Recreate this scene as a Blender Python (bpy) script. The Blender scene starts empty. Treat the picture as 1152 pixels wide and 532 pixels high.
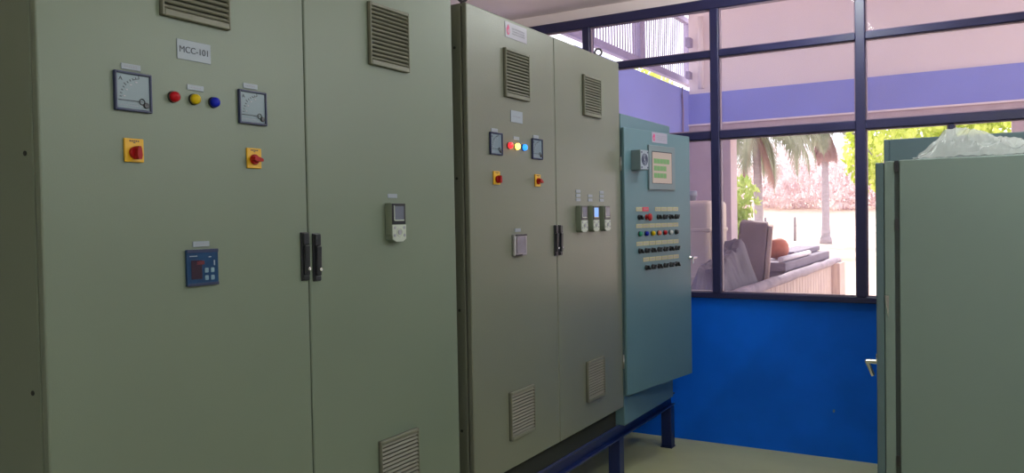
import bpy, bmesh, math, random
from mathutils import Matrix, Vector, Euler

random.seed(7)
SC = bpy.context.scene
COL = SC.collection
PI = math.pi

# ------------------------------------------------------------------ render look
SC.view_settings.view_transform = 'Standard'
SC.view_settings.look = 'None'
SC.view_settings.gamma = 1.0
SC.view_settings.use_curve_mapping = False
SC.view_settings.exposure = 0.0
SC.cycles.max_bounces = 12
SC.cycles.diffuse_bounces = 7
SC.cycles.transparent_max_bounces = 16
SC.cycles.sample_clamp_indirect = 6.0

# ------------------------------------------------------------------ camera
YAW, PITCH, ROLL, FPX = 0.533282, -0.02366196, -0.01800908, 896.559
CAM = Vector((0, 0, 1.6))
fwd = Vector((-math.sin(YAW) * math.cos(PITCH), math.cos(YAW) * math.cos(PITCH), math.sin(PITCH)))
r_ = Vector((math.cos(YAW), math.sin(YAW), 0))
u_ = r_.cross(fwd)
cr = r_ * math.cos(ROLL) + u_ * math.sin(ROLL)
cu = -r_ * math.sin(ROLL) + u_ * math.cos(ROLL)
cd = bpy.data.cameras.new('camera')
cd.sensor_fit = 'HORIZONTAL'
cd.sensor_width = 36.0
cd.lens = FPX * 36.0 / 1152.0
cd.clip_start = 0.05
cd.clip_end = 600
co = bpy.data.objects.new('camera', cd)
COL.objects.link(co)
cm = Matrix((cr, cu, -fwd)).transposed().to_4x4()
cm.translation = CAM
co.matrix_world = cm
SC.camera = co

# ------------------------------------------------------------------ materials
MATS = {}


def mat(name, col, rough=0.5, metal=0.0, var=0.0, vscale=8.0, bump=0.0, bscale=400.0, emit=None, estr=0.0,
        col2=None, spec=0.5, coat=0.0, stretch=None, detail=4.0):
    if name in MATS:
        return MATS[name]
    m = bpy.data.materials.new(name)
    m.use_nodes = True
    nt = m.node_tree
    b = nt.nodes['Principled BSDF']
    b.inputs['Base Color'].default_value = (*col, 1)
    b.inputs['Roughness'].default_value = rough
    b.inputs['Metallic'].default_value = metal
    b.inputs['Specular IOR Level'].default_value = spec
    b.inputs['Coat Weight'].default_value = coat
    tc = nt.nodes.new('ShaderNodeTexCoord')
    mp = nt.nodes.new('ShaderNodeMapping')
    nt.links.new(tc.outputs['Object'], mp.inputs['Vector'])
    if stretch:
        mp.inputs['Scale'].default_value = stretch
    n = nt.nodes.new('ShaderNodeTexNoise')
    n.inputs['Scale'].default_value = vscale
    n.inputs['Detail'].default_value = detail
    nt.links.new(mp.outputs['Vector'], n.inputs['Vector'])
    c2 = col2 if col2 else tuple(max(0, c * (1 - var)) for c in col)
    if var or col2:
        rmp = nt.nodes.new('ShaderNodeValToRGB')
        rmp.color_ramp.elements[0].position = 0.35
        rmp.color_ramp.elements[1].position = 0.68
        rmp.color_ramp.elements[0].color = (*c2, 1)
        rmp.color_ramp.elements[1].color = (*col, 1)
        nt.links.new(n.outputs['Fac'], rmp.inputs['Fac'])
        nt.links.new(rmp.outputs['Color'], b.inputs['Base Color'])
    if bump:
        n2 = nt.nodes.new('ShaderNodeTexNoise')
        n2.inputs['Scale'].default_value = bscale
        nt.links.new(mp.outputs['Vector'], n2.inputs['Vector'])
        bp = nt.nodes.new('ShaderNodeBump')
        bp.inputs['Strength'].default_value = bump
        bp.inputs['Distance'].default_value = 0.002
        nt.links.new(n2.outputs['Fac'], bp.inputs['Height'])
        nt.links.new(bp.outputs['Normal'], b.inputs['Normal'])
    if emit:
        b.inputs['Emission Color'].default_value = (*emit, 1)
        b.inputs['Emission Strength'].default_value = estr
    MATS[name] = m
    return m


def pane_mat(name, tint, gloss, dust_glare):
    m = bpy.data.materials.new(name)
    m.use_nodes = True
    nt = m.node_tree
    for nd in list(nt.nodes):
        nt.nodes.remove(nd)
    out = nt.nodes.new('ShaderNodeOutputMaterial')
    tr = nt.nodes.new('ShaderNodeBsdfTransparent')
    tr.inputs['Color'].default_value = (*tint, 1)
    gl = nt.nodes.new('ShaderNodeBsdfGlossy')
    gl.inputs['Roughness'].default_value = 0.02
    df = nt.nodes.new('ShaderNodeBsdfTranslucent')
    df.inputs['Color'].default_value = (0.75, 0.66, 0.85, 1)  # lilac window glare put into the colour of the dust film
    fr = nt.nodes.new('ShaderNodeFresnel')
    fr.inputs['IOR'].default_value = 1.3
    ml = nt.nodes.new('ShaderNodeMath')
    ml.operation = 'MULTIPLY'
    ml.inputs[1].default_value = gloss
    nt.links.new(fr.outputs['Fac'], ml.inputs[0])
    tc = nt.nodes.new('ShaderNodeTexCoord')
    nz = nt.nodes.new('ShaderNodeTexNoise')
    nz.inputs['Scale'].default_value = 1.7
    nz.inputs['Detail'].default_value = 5
    nt.links.new(tc.outputs['Object'], nz.inputs['Vector'])
    md = nt.nodes.new('ShaderNodeMath')
    md.operation = 'MULTIPLY'
    md.inputs[1].default_value = dust_glare * 2
    nt.links.new(nz.outputs['Fac'], md.inputs[0])
    m1 = nt.nodes.new('ShaderNodeMixShader')
    nt.links.new(ml.outputs['Value'], m1.inputs['Fac'])
    nt.links.new(tr.outputs['BSDF'], m1.inputs[1])
    nt.links.new(gl.outputs['BSDF'], m1.inputs[2])
    m2 = nt.nodes.new('ShaderNodeMixShader')
    nt.links.new(md.outputs['Value'], m2.inputs['Fac'])
    nt.links.new(m1.outputs['Shader'], m2.inputs[1])
    nt.links.new(df.outputs['BSDF'], m2.inputs[2])
    nt.links.new(m2.outputs['Shader'], out.inputs['Surface'])
    MATS[name] = m
    return m


def film_mat(name):
    m = bpy.data.materials.new(name)
    m.use_nodes = True
    nt = m.node_tree
    for nd in list(nt.nodes):
        nt.nodes.remove(nd)
    out = nt.nodes.new('ShaderNodeOutputMaterial')
    tr = nt.nodes.new('ShaderNodeBsdfTransparent')
    tr.inputs['Color'].default_value = (0.92, 0.93, 0.93, 1)
    p = nt.nodes.new('ShaderNodeBsdfPrincipled')
    p.inputs['Base Color'].default_value = (0.62, 0.64, 0.62, 1)
    p.inputs['Roughness'].default_value = 0.22
    tl = nt.nodes.new('ShaderNodeBsdfTranslucent')
    tl.inputs['Color'].default_value = (0.7, 0.7, 0.68, 1)
    a = nt.nodes.new('ShaderNodeMixShader')
    a.inputs['Fac'].default_value = 0.35
    nt.links.new(p.outputs['BSDF'], a.inputs[1])
    nt.links.new(tl.outputs['BSDF'], a.inputs[2])
    b = nt.nodes.new('ShaderNodeMixShader')
    b.inputs['Fac'].default_value = 0.42
    nt.links.new(tr.outputs['BSDF'], b.inputs[1])
    nt.links.new(a.outputs['Shader'], b.inputs[2])
    nt.links.new(b.outputs['Shader'], out.inputs['Surface'])
    MATS[name] = m
    return m


def leaf_mat(name, c1, c2, trans=0.35):
    m = bpy.data.materials.new(name)
    m.use_nodes = True
    nt = m.node_tree
    for nd in list(nt.nodes):
        nt.nodes.remove(nd)
    out = nt.nodes.new('ShaderNodeOutputMaterial')
    tc = nt.nodes.new('ShaderNodeTexCoord')
    nz = nt.nodes.new('ShaderNodeTexNoise')
    nz.inputs['Scale'].default_value = 0.9
    nz.inputs['Detail'].default_value = 6
    nt.links.new(tc.outputs['Object'], nz.inputs['Vector'])
    rp = nt.nodes.new('ShaderNodeValToRGB')
    rp.color_ramp.elements[0].position = 0.4
    rp.color_ramp.elements[1].position = 0.6
    rp.color_ramp.elements[0].color = (*c1, 1)
    rp.color_ramp.elements[1].color = (*c2, 1)
    nt.links.new(nz.outputs['Fac'], rp.inputs['Fac'])
    d = nt.nodes.new('ShaderNodeBsdfDiffuse')
    t = nt.nodes.new('ShaderNodeBsdfTranslucent')
    nt.links.new(rp.outputs['Color'], d.inputs['Color'])
    nt.links.new(rp.outputs['Color'], t.inputs['Color'])
    mx = nt.nodes.new('ShaderNodeMixShader')
    mx.inputs['Fac'].default_value = trans
    nt.links.new(d.outputs['BSDF'], mx.inputs[1])
    nt.links.new(t.outputs['BSDF'], mx.inputs[2])
    nt.links.new(mx.outputs['Shader'], out.inputs['Surface'])
    MATS[name] = m
    return m


def blue_wall_mat():
    m = mat('blue_wall_paint', (0.0008, 0.165, 0.95), 0.55, spec=0.2, var=0.16, vscale=2.5, bump=0.25, bscale=60)
    nt = m.node_tree
    b = nt.nodes['Principled BSDF']
    src = b.inputs['Base Color'].links[0].from_socket
    tc = nt.nodes.new('ShaderNodeTexCoord')
    mp = nt.nodes.new('ShaderNodeMapping')
    mp.inputs['Scale'].default_value = (1.0, 1.0, 0.8)
    nt.links.new(tc.outputs['Object'], mp.inputs['Vector'])
    v = nt.nodes.new('ShaderNodeTexVoronoi')
    v.inputs['Scale'].default_value = 7
    nt.links.new(mp.outputs['Vector'], v.inputs['Vector'])
    n = nt.nodes.new('ShaderNodeTexNoise')
    n.inputs['Scale'].default_value = 40
    nt.links.new(tc.outputs['Object'], n.inputs['Vector'])
    ad = nt.nodes.new('ShaderNodeMath')
    ad.operation = 'MULTIPLY_ADD'
    ad.inputs[1].default_value = 0.12
    nt.links.new(n.outputs['Fac'], ad.inputs[0])
    nt.links.new(v.outputs['Distance'], ad.inputs[2])
    lt = nt.nodes.new('ShaderNodeMath')
    lt.operation = 'LESS_THAN'
    lt.inputs[1].default_value = 0.125
    nt.links.new(ad.outputs['Value'], lt.inputs[0])
    n3 = nt.nodes.new('ShaderNodeTexNoise')
    n3.inputs['Scale'].default_value = 1.6
    nt.links.new(tc.outputs['Object'], n3.inputs['Vector'])
    g3 = nt.nodes.new('ShaderNodeMath')
    g3.operation = 'GREATER_THAN'
    g3.inputs[1].default_value = 0.50
    nt.links.new(n3.outputs['Fac'], g3.inputs[0])
    mu = nt.nodes.new('ShaderNodeMath')
    mu.operation = 'MULTIPLY'
    nt.links.new(lt.outputs['Value'], mu.inputs[0])
    nt.links.new(g3.outputs['Value'], mu.inputs[1])
    mx = nt.nodes.new('ShaderNodeMix')
    mx.data_type = 'RGBA'
    nt.links.new(mu.outputs['Value'], mx.inputs['Factor'])
    nt.links.new(src, mx.inputs[6])
    mx.inputs[7].default_value = (0.16, 0.27, 0.42, 1)
    nt.links.new(mx.outputs[2], b.inputs['Base Color'])
    return m


PANEL = mat('cabinet_powder_coat', (0.153, 0.188, 0.143), 0.42, var=0.05, vscale=1.5, bump=0.10, bscale=260)
PANEL_WARM_REFL = mat('cabinet_powder_coat_warm_reflection', (0.160, 0.170, 0.131), 0.36, var=0.05, vscale=1.5, bump=0.35, bscale=170)  # middle cabinet's coat, with the soffit's warm reflection put into its colour
VENTBK = mat('vent_filter', (0.075, 0.08, 0.06), 0.9)
VENTM = mat('vent_plastic', (0.160, 0.162, 0.124), 0.5, var=0.05)
TEAL = mat('teal_powder_coat', (0.098, 0.185, 0.218), 0.42, var=0.05, vscale=2, bump=0.10, bscale=260)
GREYGREEN = mat('grey_green_powder_coat', (0.185, 0.25, 0.235), 0.45, var=0.04, vscale=1.2, bump=0.10, bscale=260)
GREYTEAL = mat('grey_teal_powder_coat', (0.09, 0.145, 0.17), 0.45, var=0.04, vscale=1.2)
DARKGAP = mat('dark_gasket', (0.015, 0.018, 0.015), 0.8)
BLACK = mat('black_plastic', (0.012, 0.013, 0.018), 0.35)
NAVY = mat('navy_bezel_plastic', (0.012, 0.019, 0.070), 0.4)
WHITE = mat('white_label_plastic', (0.27, 0.31, 0.37), 0.45)
DIAL = mat('dial_white', (0.155, 0.21, 0.25), 0.3, spec=0.4)
INK = mat('dark_ink', (0.03, 0.035, 0.05), 0.6)
GREYINK = mat('grey_ink', (0.30, 0.30, 0.36), 0.6)
YELLOW = mat('yellow_plate', (0.62, 0.34, 0.008), 0.4)
RED = mat('red_plastic', (0.30, 0.006, 0.008), 0.4, spec=0.25)
LRED = mat('red_lens_off', (0.36, 0.004, 0.010), 0.35, spec=0.2)
LYEL = mat('yellow_lens_off', (0.50, 0.36, 0.006), 0.35, spec=0.2)
LBLU = mat('blue_lens_off', (0.003, 0.012, 0.36), 0.35, spec=0.2)
LGRN = mat('green_lens_off', (0.01, 0.22, 0.12), 0.25)
LORG = mat('orange_lens_off', (0.62, 0.17, 0.10), 0.25)
LCLR = mat('clear_lens_off', (0.5, 0.5, 0.5), 0.25)
RED_ON = mat('red_lens_lit', (0.5, 0.02, 0.02), 0.3, emit=(1.0, 0.03, 0.04), estr=1.6)
YEL_ON = mat('yellow_lens_lit', (0.8, 0.5, 0.1), 0.3, emit=(1.0, 0.50, 0.06), estr=7.0)
BLU_ON = mat('blue_lens_lit', (0.02, 0.1, 0.6), 0.3, emit=(0.02, 0.28, 1.0), estr=1.7)
CHROME = mat('chrome', (0.75, 0.76, 0.78), 0.18, metal=1.0)
STEEL = mat('brushed_steel', (0.5, 0.5, 0.52), 0.35, metal=1.0)
RELAYB = mat('relay_blue_plastic', (0.008, 0.047, 0.135), 0.3, spec=0.3, var=0.3, vscale=30)
RELAYW = mat('relay_window', (0.03, 0.014, 0.03), 0.12)
KEYC = mat('relay_keys', (0.15, 0.24, 0.32), 0.4)
DRIVE = mat('drive_housing', (0.15, 0.18, 0.135), 0.5)
DRIVEF = mat('drive_keypad_grey', (0.42, 0.46, 0.41), 0.4)
SCRGREY = mat('lcd_grey', (0.14, 0.15, 0.2), 0.15)
SCRBLUE = mat('lcd_blue_lit', (0.1, 0.2, 0.5), 0.2, emit=(0.16, 0.40, 1.0), estr=0.75)
SCRSILV = mat('display_silver_glass', (0.26, 0.24, 0.30), 0.18, var=0.35, vscale=14)
HMIB = mat('panel_bezel_grey', (0.14, 0.19, 0.21), 0.45)
HMIS = mat('touch_screen_pink', (0.12, 0.11, 0.10), 0.3, emit=(0.60, 0.45, 0.37), estr=0.42)
HMIG = mat('touch_screen_green', (0.05, 0.14, 0.05), 0.3, emit=(0.16, 0.36, 0.11), estr=0.35)
LABY = mat('cream_label', (0.40, 0.38, 0.22), 0.5)
PINK = mat('pink_mark', (0.55, 0.03, 0.16), 0.5)
LILAC = mat('lilac_plate', (0.30, 0.28, 0.36), 0.4)
FRAMEB = mat('stand_blue_enamel', (0.007, 0.018, 0.105), 0.36, var=0.2, vscale=6)
WINF = mat('window_frame_navy', (0.022, 0.022, 0.085), 0.38, var=0.15, vscale=9)
BEAD = mat('glazing_bead', (0.28, 0.20, 0.27), 0.45)
GLASS = pane_mat('window_glass', (0.93, 0.92, 0.95), 0.12, 0.045)
FILM = film_mat('clear_plastic_film')
BLUEW = blue_wall_mat()
FLOOR = mat('floor_concrete', (0.55, 0.56, 0.31), 0.5, var=0.15, vscale=2.2, bump=0.2, bscale=40, detail=8)
CEIL = mat('ceiling_paint', (0.97, 0.83, 0.85), 0.8, var=0.06, vscale=1.2)
INWALL = mat('inside_wall_paint', (0.50, 0.50, 0.46), 0.8, var=0.05)
PORCHW = mat('porch_white_paint', (0.86, 0.76, 0.77), 0.85, var=0.05, vscale=1.0)
PORCHB = mat('porch_lilac_paint', (0.27, 0.32, 0.78), 0.8, var=0.12, vscale=1.2)
PORCHP = mat('porch_pink_plaster', (0.58, 0.46, 0.48), 0.85, var=0.10)
SOIL = mat('pale_soil', (0.74, 0.64, 0.50), 0.95, col2=(0.60, 0.46, 0.34), vscale=0.12, detail=8)
CREAM = mat('cream_tank_plastic', (0.66, 0.54, 0.45), 0.5, var=0.08, vscale=3)
LOUV = mat('louver_metal', (0.34, 0.30, 0.46), 0.55, var=0.1)
PLANK = mat('weathered_planks', (0.66, 0.52, 0.44), 0.85, col2=(0.40, 0.30, 0.28), vscale=5, stretch=(6, 6, 0.7))
RAILM = mat('weathered_rail', (0.40, 0.33, 0.36), 0.8, col2=(0.24, 0.20, 0.23), vscale=7)
BOARD = mat('old_boards', (0.24, 0.20, 0.25), 0.8, col2=(0.13, 0.11, 0.14), vscale=4, stretch=(1, 5, 5))
TARP = mat('dusty_tarpaulin', (0.12, 0.10, 0.13), 0.7, var=0.4, vscale=5)
CRATE = mat('crate_brown', (0.24, 0.17, 0.17), 0.8, var=0.25, vscale=5)
CRATEL = mat('crate_side_tan', (0.50, 0.36, 0.30), 0.8, var=0.2, vscale=5)
ORANGE = mat('orange_rust', (0.55, 0.15, 0.075), 0.6, var=0.3, vscale=12)
TRUNK = mat('palm_trunk', (0.42, 0.36, 0.40), 0.9, var=0.25, vscale=4, stretch=(1, 1, 4))
POSTM = mat('fence_post_wood', (0.22, 0.18, 0.20), 0.9)
FRONDG = leaf_mat('palm_frond_green', (0.20, 0.22, 0.15), (0.34, 0.35, 0.26))
FRONDD = leaf_mat('palm_frond_dead', (0.46, 0.30, 0.27), (0.34, 0.22, 0.22))
GREENL = leaf_mat('bright_leaves', (0.42, 0.52, 0.06), (0.80, 0.86, 0.24), 0.5)
GREENB = leaf_mat('bush_leaves', (0.24, 0.34, 0.08), (0.48, 0.56, 0.20), 0.45)
DRYL = leaf_mat('dry_brush', (0.70, 0.55, 0.56), (0.92, 0.86, 0.85), 0.4)
CABLEM = mat('hanging_cable_grey', (0.25, 0.18, 0.28), 0.6)

# ------------------------------------------------------------------ object plumbing
W = {}


def link(o, parent, world):
    COL.objects.link(o)
    if parent is not None:
        o.parent = parent
        o.matrix_local = W[parent.name].inverted() @ world
    else:
        o.matrix_world = world
    W[o.name] = world.copy()
    return o


def thing(name, label, cat, world=None, group=None):
    o = bpy.data.objects.new(name, None)
    o.empty_display_size = 0.1
    link(o, None, world if world is not None else Matrix())
    o['label'] = label
    o['category'] = cat
    if group:
        o['group'] = group
    return o


def tag(o, label=None, cat=None, group=None, kind=None):
    if label:
        o['label'] = label
    if cat:
        o['category'] = cat
    if group:
        o['group'] = group
    if kind:
        o['kind'] = kind
    return o


class G:
    """collects shapes into one mesh"""

    def __init__(self, *mats):
        self.bm = bmesh.new()
        self.mats = list(mats)

    def _mi(self, faces, m):
        if m is None:
            return
        if m not in self.mats:
            self.mats.append(m)
        i = self.mats.index(m)
        for f in faces:
            f.material_index = i

    def box(self, x0, x1, y0, y1, z0, z1, bev=0.0, seg=2, m=None, M=None):
        g = bmesh.ops.create_cube(self.bm, size=1.0)
        vs = g['verts']
        T = Matrix.Translation(((x0 + x1) / 2, (y0 + y1) / 2, (z0 + z1) / 2)) @ Matrix.Diagonal((abs(x1 - x0), abs(y1 - y0), abs(z1 - z0), 1))
        if M is not None:
            T = M @ T
        bmesh.ops.transform(self.bm, matrix=T, verts=vs)
        faces = list({f for v in vs for f in v.link_faces})
        self._mi(faces, m)
        if bev > 0:
            es = list({e for v in vs for e in v.link_edges})
            bmesh.ops.bevel(self.bm, geom=es, offset=bev, segments=seg, affect='EDGES', profile=0.5)
        return self

    def cyl(self, p0, p1, r0, r1=None, n=20, m=None, cap=True):
        r1 = r0 if r1 is None else r1
        p0, p1 = Vector(p0), Vector(p1)
        d = p1 - p0
        q = d.to_track_quat('Z', 'Y').to_matrix().to_4x4()
        T = Matrix.Translation((p0 + p1) / 2) @ q
        g = bmesh.ops.create_cone(self.bm, cap_ends=cap, cap_tris=False, segments=n, radius1=r0, radius2=max(r1, 1e-5), depth=d.length, matrix=T)
        fs = list({f for v in g['verts'] for f in v.link_faces})
        self._mi(fs, m)
        for f in fs:
            if len(f.verts) == 4:
                f.smooth = True
        return self

    def lathe(self, axis_o, axis_d, prof, n=20, m=None):
        """prof: list of (r, h) along axis"""
        o = Vector(axis_o)
        q = Vector(axis_d).to_track_quat('Z', 'Y').to_matrix()
        rings = []
        for r, h in prof:
            rings.append([self.bm.verts.new(o + q @ Vector((max(r, 1e-5) * math.cos(2 * PI * k / n), max(r, 1e-5) * math.sin(2 * PI * k / n), h))) for k in range(n)])
        fs = []
        for a, b in zip(rings, rings[1:]):
            for k in range(n):
                fs.append(self.bm.faces.new((a[k], a[(k + 1) % n], b[(k + 1) % n], b[k])))
        fs.append(self.bm.faces.new(list(reversed(rings[0]))))
        fs.append(self.bm.faces.new(rings[-1]))
        for f in fs[:-2]:
            f.smooth = True
        self._mi(fs, m)
        return self

    def prism(self, pts, z0, z1, m=None, M=None):
        """outline in local xy extruded z0..z1"""
        a = [self.bm.verts.new(((M @ Vector((x, y, z0))) if M else Vector((x, y, z0)))) for x, y in pts]
        b = [self.bm.verts.new(((M @ Vector((x, y, z1))) if M else Vector((x, y, z1)))) for x, y in pts]
        n = len(pts)
        fs = [self.bm.faces.new(list(reversed(a))), self.bm.faces.new(b)]
        for k in range(n):
            fs.append(self.bm.faces.new((a[k], a[(k + 1) % n], b[(k + 1) % n], b[k])))
        self._mi(fs, m)
        return self

    def tube(self, pts, r, n=8, m=None):
        pts = [Vector(p) for p in pts]
        rings = []
        for i, p in enumerate(pts):
            d = (pts[min(i + 1, len(pts) - 1)] - pts[max(i - 1, 0)]).normalized()
            q = d.to_track_quat('Z', 'Y').to_matrix()
            rr = r[i] if isinstance(r, (list, tuple)) else r
            rings.append([self.bm.verts.new(p + q @ Vector((rr * math.cos(2 * PI * k / n), rr * math.sin(2 * PI * k / n), 0))) for k in range(n)])
        fs = []
        for a, b in zip(rings, rings[1:]):
            for k in range(n):
                fs.append(self.bm.faces.new((a[k], a[(k + 1) % n], b[(k + 1) % n], b[k])))
        for f in fs:
            f.smooth = True
        fs.append(self.bm.faces.new(list(reversed(rings[0]))))
        fs.append(self.bm.faces.new(rings[-1]))
        self._mi(fs, m)
        return self

    def ring(self, c, ax, R, r, n=24, k=8, m=None):
        q = Vector(ax).to_track_quat('Z', 'Y').to_matrix()
        c = Vector(c)
        rings = []
        for i in range(n):
            t = 2 * PI * i / n
            rings.append([self.bm.verts.new(c + q @ Vector(((R + r * math.cos(2 * PI * j / k)) * math.cos(t), (R + r * math.cos(2 * PI * j / k)) * math.sin(t), r * math.sin(2 * PI * j / k)))) for j in range(k)])
        fs = []
        for i in range(n):
            a, b = rings[i], rings[(i + 1) % n]
            for j in range(k):
                fs.append(self.bm.faces.new((a[j], b[j], b[(j + 1) % k], a[(j + 1) % k])))
        for f in fs:
            f.smooth = True
        self._mi(fs, m)
        return self

    def mesh(self, name):
        bmesh.ops.recalc_face_normals(self.bm, faces=self.bm.faces)
        me = bpy.data.meshes.new(name)
        self.bm.to_mesh(me)
        self.bm.free()
        for m in self.mats:
            me.materials.append(m)
        return me

    def build(self, name, parent=None, world=None):
        return link(bpy.data.objects.new(name, self.mesh(name)), parent, world if world is not None else Matrix())


def inst(name, me, parent, world):
    return link(bpy.data.objects.new(name, me), parent, world)


def raw(name, verts, faces, m, parent=None, world=None, smooth=False):
    me = bpy.data.meshes.new(name)
    me.from_pydata(verts, [], faces)
    me.materials.append(m)
    if smooth:
        for p in me.polygons:
            p.use_smooth = True
    return link(bpy.data.objects.new(name, me), parent, world if world is not None else Matrix())


def text_mesh(s, size, m, thick=0.0006):
    c = bpy.data.curves.new('lettering', 'FONT')
    c.body = s
    c.size = size
    c.extrude = thick
    c.align_x = 'CENTER'
    c.align_y = 'CENTER'
    o = bpy.data.objects.new('lettering_source', c)
    COL.objects.link(o)
    dg = bpy.context.evaluated_depsgraph_get()
    me = bpy.data.meshes.new_from_object(o.evaluated_get(dg))
    bpy.data.objects.remove(o)
    bpy.data.curves.remove(c)
    me.materials.clear()
    me.materials.append(m)
    return me


def struct(name, g, world=None):
    o = g.build(name, None, world)
    o['kind'] = 'structure'
    return o


# ------------------------------------------------------------------ room shell
XL, XR, YB, YW, ZC = -3.35, 2.3, -3.2, 5.48, 3.16
SILL, WTOP = 1.018, 3.078

struct('floor', G(FLOOR).box(XL - .2, XR + .2, YB - .2, YW + .2, -0.2, 0))
struct('ceiling', G(CEIL).box(XL - .2, XR + .2, YB - .2, YW + .2, ZC, ZC + .2))
struct('wall_left', G(INWALL).box(XL - .2, XL, YB - .2, YW + .2, 0, ZC))
struct('wall_front', G(BLUEW).box(XL, XR, YW, YW + .2, 0, SILL))
struct('trim_1', G(CEIL).box(XL, XR, YW, YW + .2, WTOP, ZC))
# right and rear walls, each with an unseen opening added to let daylight in
RW_Y0, RW_Y1, RW_Z0, RW_Z1 = 2.6, 5.2, 2.05, 3.0
g = G(INWALL)
g.box(XR, XR + .2, YB - .2, RW_Y0, 0, ZC).box(XR, XR + .2, RW_Y1, YW + .2, 0, ZC)
g.box(XR, XR + .2, RW_Y0, RW_Y1, 0, RW_Z0).box(XR, XR + .2, RW_Y0, RW_Y1, RW_Z1, ZC)
struct('wall_right', g)
BW_X0, BW_X1 = -0.4, 1.9
g = G(INWALL)
g.box(XL, BW_X0, YB - .2, YB, 0, ZC).box(BW_X1, XR, YB - .2, YB, 0, ZC).box(BW_X0, BW_X1, YB - .2, YB, 2.6, ZC)
g.box(BW_X0, BW_X1, YB - .2, YB, 0, 1.0)
struct('wall_back', g)

# ------------------------------------------------------------------ the window
win = bpy.data.objects.new('window_1', None)
link(win, None, Matrix.Translation((-0.5, YW, SILL)))
win['kind'] = 'structure'
FY0, FY1 = YW - 0.035, YW + 0.05        # frame depth


def wbox(name, x0, x1, z0, z1, m=WINF, y0=FY0, y1=FY1, bev=0.004):
    return G(m).box(x0, x1, y0, y1, z0, z1, bev, 1).build(name, win)


T1 = (2.677, 2.724)      # upper transom
T2 = (2.116, 2.172)      # lower transom
MX = [-2.545, -1.580, -0.657, 0.275, 1.205]
wbox('frame_head', XL, XR, 3.008, WTOP)
wbox('frame_sill', XL, XR, SILL, 1.058)
for x in MX:
    wbox('mullion', x - 0.0285, x + 0.0285, 1.058, 3.008, y0=FY0 - 0.004)
edges = [XL] + MX + [XR]
for i in range(len(edges) - 1):
    a = edges[i] + (0.0285 if i else 0)
    b = edges[i + 1] - (0.0285 if i < len(edges) - 2 else 0)
    wbox('transom', a, b, T1[0], T1[1])
    wbox('transom', a, b, T2[0], T2[1])
    bays = [(T1[1], 3.008), (T2[1], T1[0])]
    low = [(a, b)]
    if i == 3:
        wbox('casement_stile', -0.172, -0.143, 1.058, T2[0], y0=FY0 + 0.01)
        low = [(a, -0.172), (-0.143, b)]
    cells = [(a, b, z0, z1) for z0, z1 in bays] + [(p, q, 1.058, T2[0]) for p, q in low]
    for (p, q, z0, z1) in cells:
        gb = G(BEAD)
        t = 0.009
        gb.box(p, q, FY0 + .022, FY0 + .045, z1 - t, z1, 0.002, 1).box(p, q, FY0 + .022, FY0 + .045, z0, z0 + t, 0.002, 1)
        gb.box(p, p + t, FY0 + .022, FY0 + .045, z0 + t, z1 - t, 0.002, 1).box(q - t, q, FY0 + .022, FY0 + .045, z0 + t, z1 - t, 0.002, 1)
        gb.build('glazing_bead', win)
        G(GLASS).box(p, q, YW + .018, YW + .022, z0, z1).build('window_pane', win)

# ------------------------------------------------------------------ shared device meshes (local axes: x right, y up, z out of the door)


def m_vent():
    g = G(VENTM, VENTBK)
    w, h = 0.2135, 0.2135
    g.box(-w / 2, w / 2, -h / 2, h / 2, 0, 0.003, m=VENTBK)
    g.box(-w / 2, -w / 2 + .006, -h / 2, h / 2, .003, .016, .002, 1).box(w / 2 - .006, w / 2, -h / 2, h / 2, .003, .016, .002, 1)
    g.box(-w / 2 + .006, w / 2 - .006, h / 2 - .012, h / 2, .003, .016, .002, 1)
    g.box(-w / 2 + .006, w / 2 - .006, -h / 2, -h / 2 + .017, .003, .016, .002, 1)
    n = 13
    y0, y1 = -h / 2 + .017, h / 2 - .012
    p = (y1 - y0) / n
    for k in range(n):
        yc = y0 + (k + .5) * p
        M = Matrix.Translation((0, yc, 0.0095)) @ Matrix.Rotation(math.radians(-38), 4, 'X')
        g.box(-w / 2 + .006, w / 2 - .006, -.0047, .0047, -.0022, .0022, M=M)
    return g.mesh('vent_louver')


def m_plate(name, w, h, t, m, bev=0.0008):
    return G(m).box(-w / 2, w / 2, -h / 2, h / 2, 0, t, bev, 1).mesh(name)


def m_scribble(w, h, n, m, seed):
    """fine unreadable print: short dashes"""
    rnd = random.Random(seed)
    g = G(m)
    for k in range(n):
        y = h * (0.5 - (k + .5) / n)
        x = -w / 2
        while x < w / 2:
            l = rnd.uniform(.0025, .007)
            g.box(x, min(x + l, w / 2), y - h / n * .26, y + h / n * .26, 0, .0005)
            x += l + .0016
    return g.mesh('lettering')


ME = {}
ME['vent'] = m_vent()
ME['label'] = m_plate('label_plate', .052, .0145, .003, WHITE)
ME['labeltxt'] = m_scribble(.034, .005, 1, GREYINK, 3)
ME['sign'] = m_plate('nameplate', .105, .052, .003, WHITE)
ME['signtxt'] = text_mesh('MCC-101', .0235, INK)
ME['signscr'] = m_scribble(.07, .006, 1, GREYINK, 5)


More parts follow.
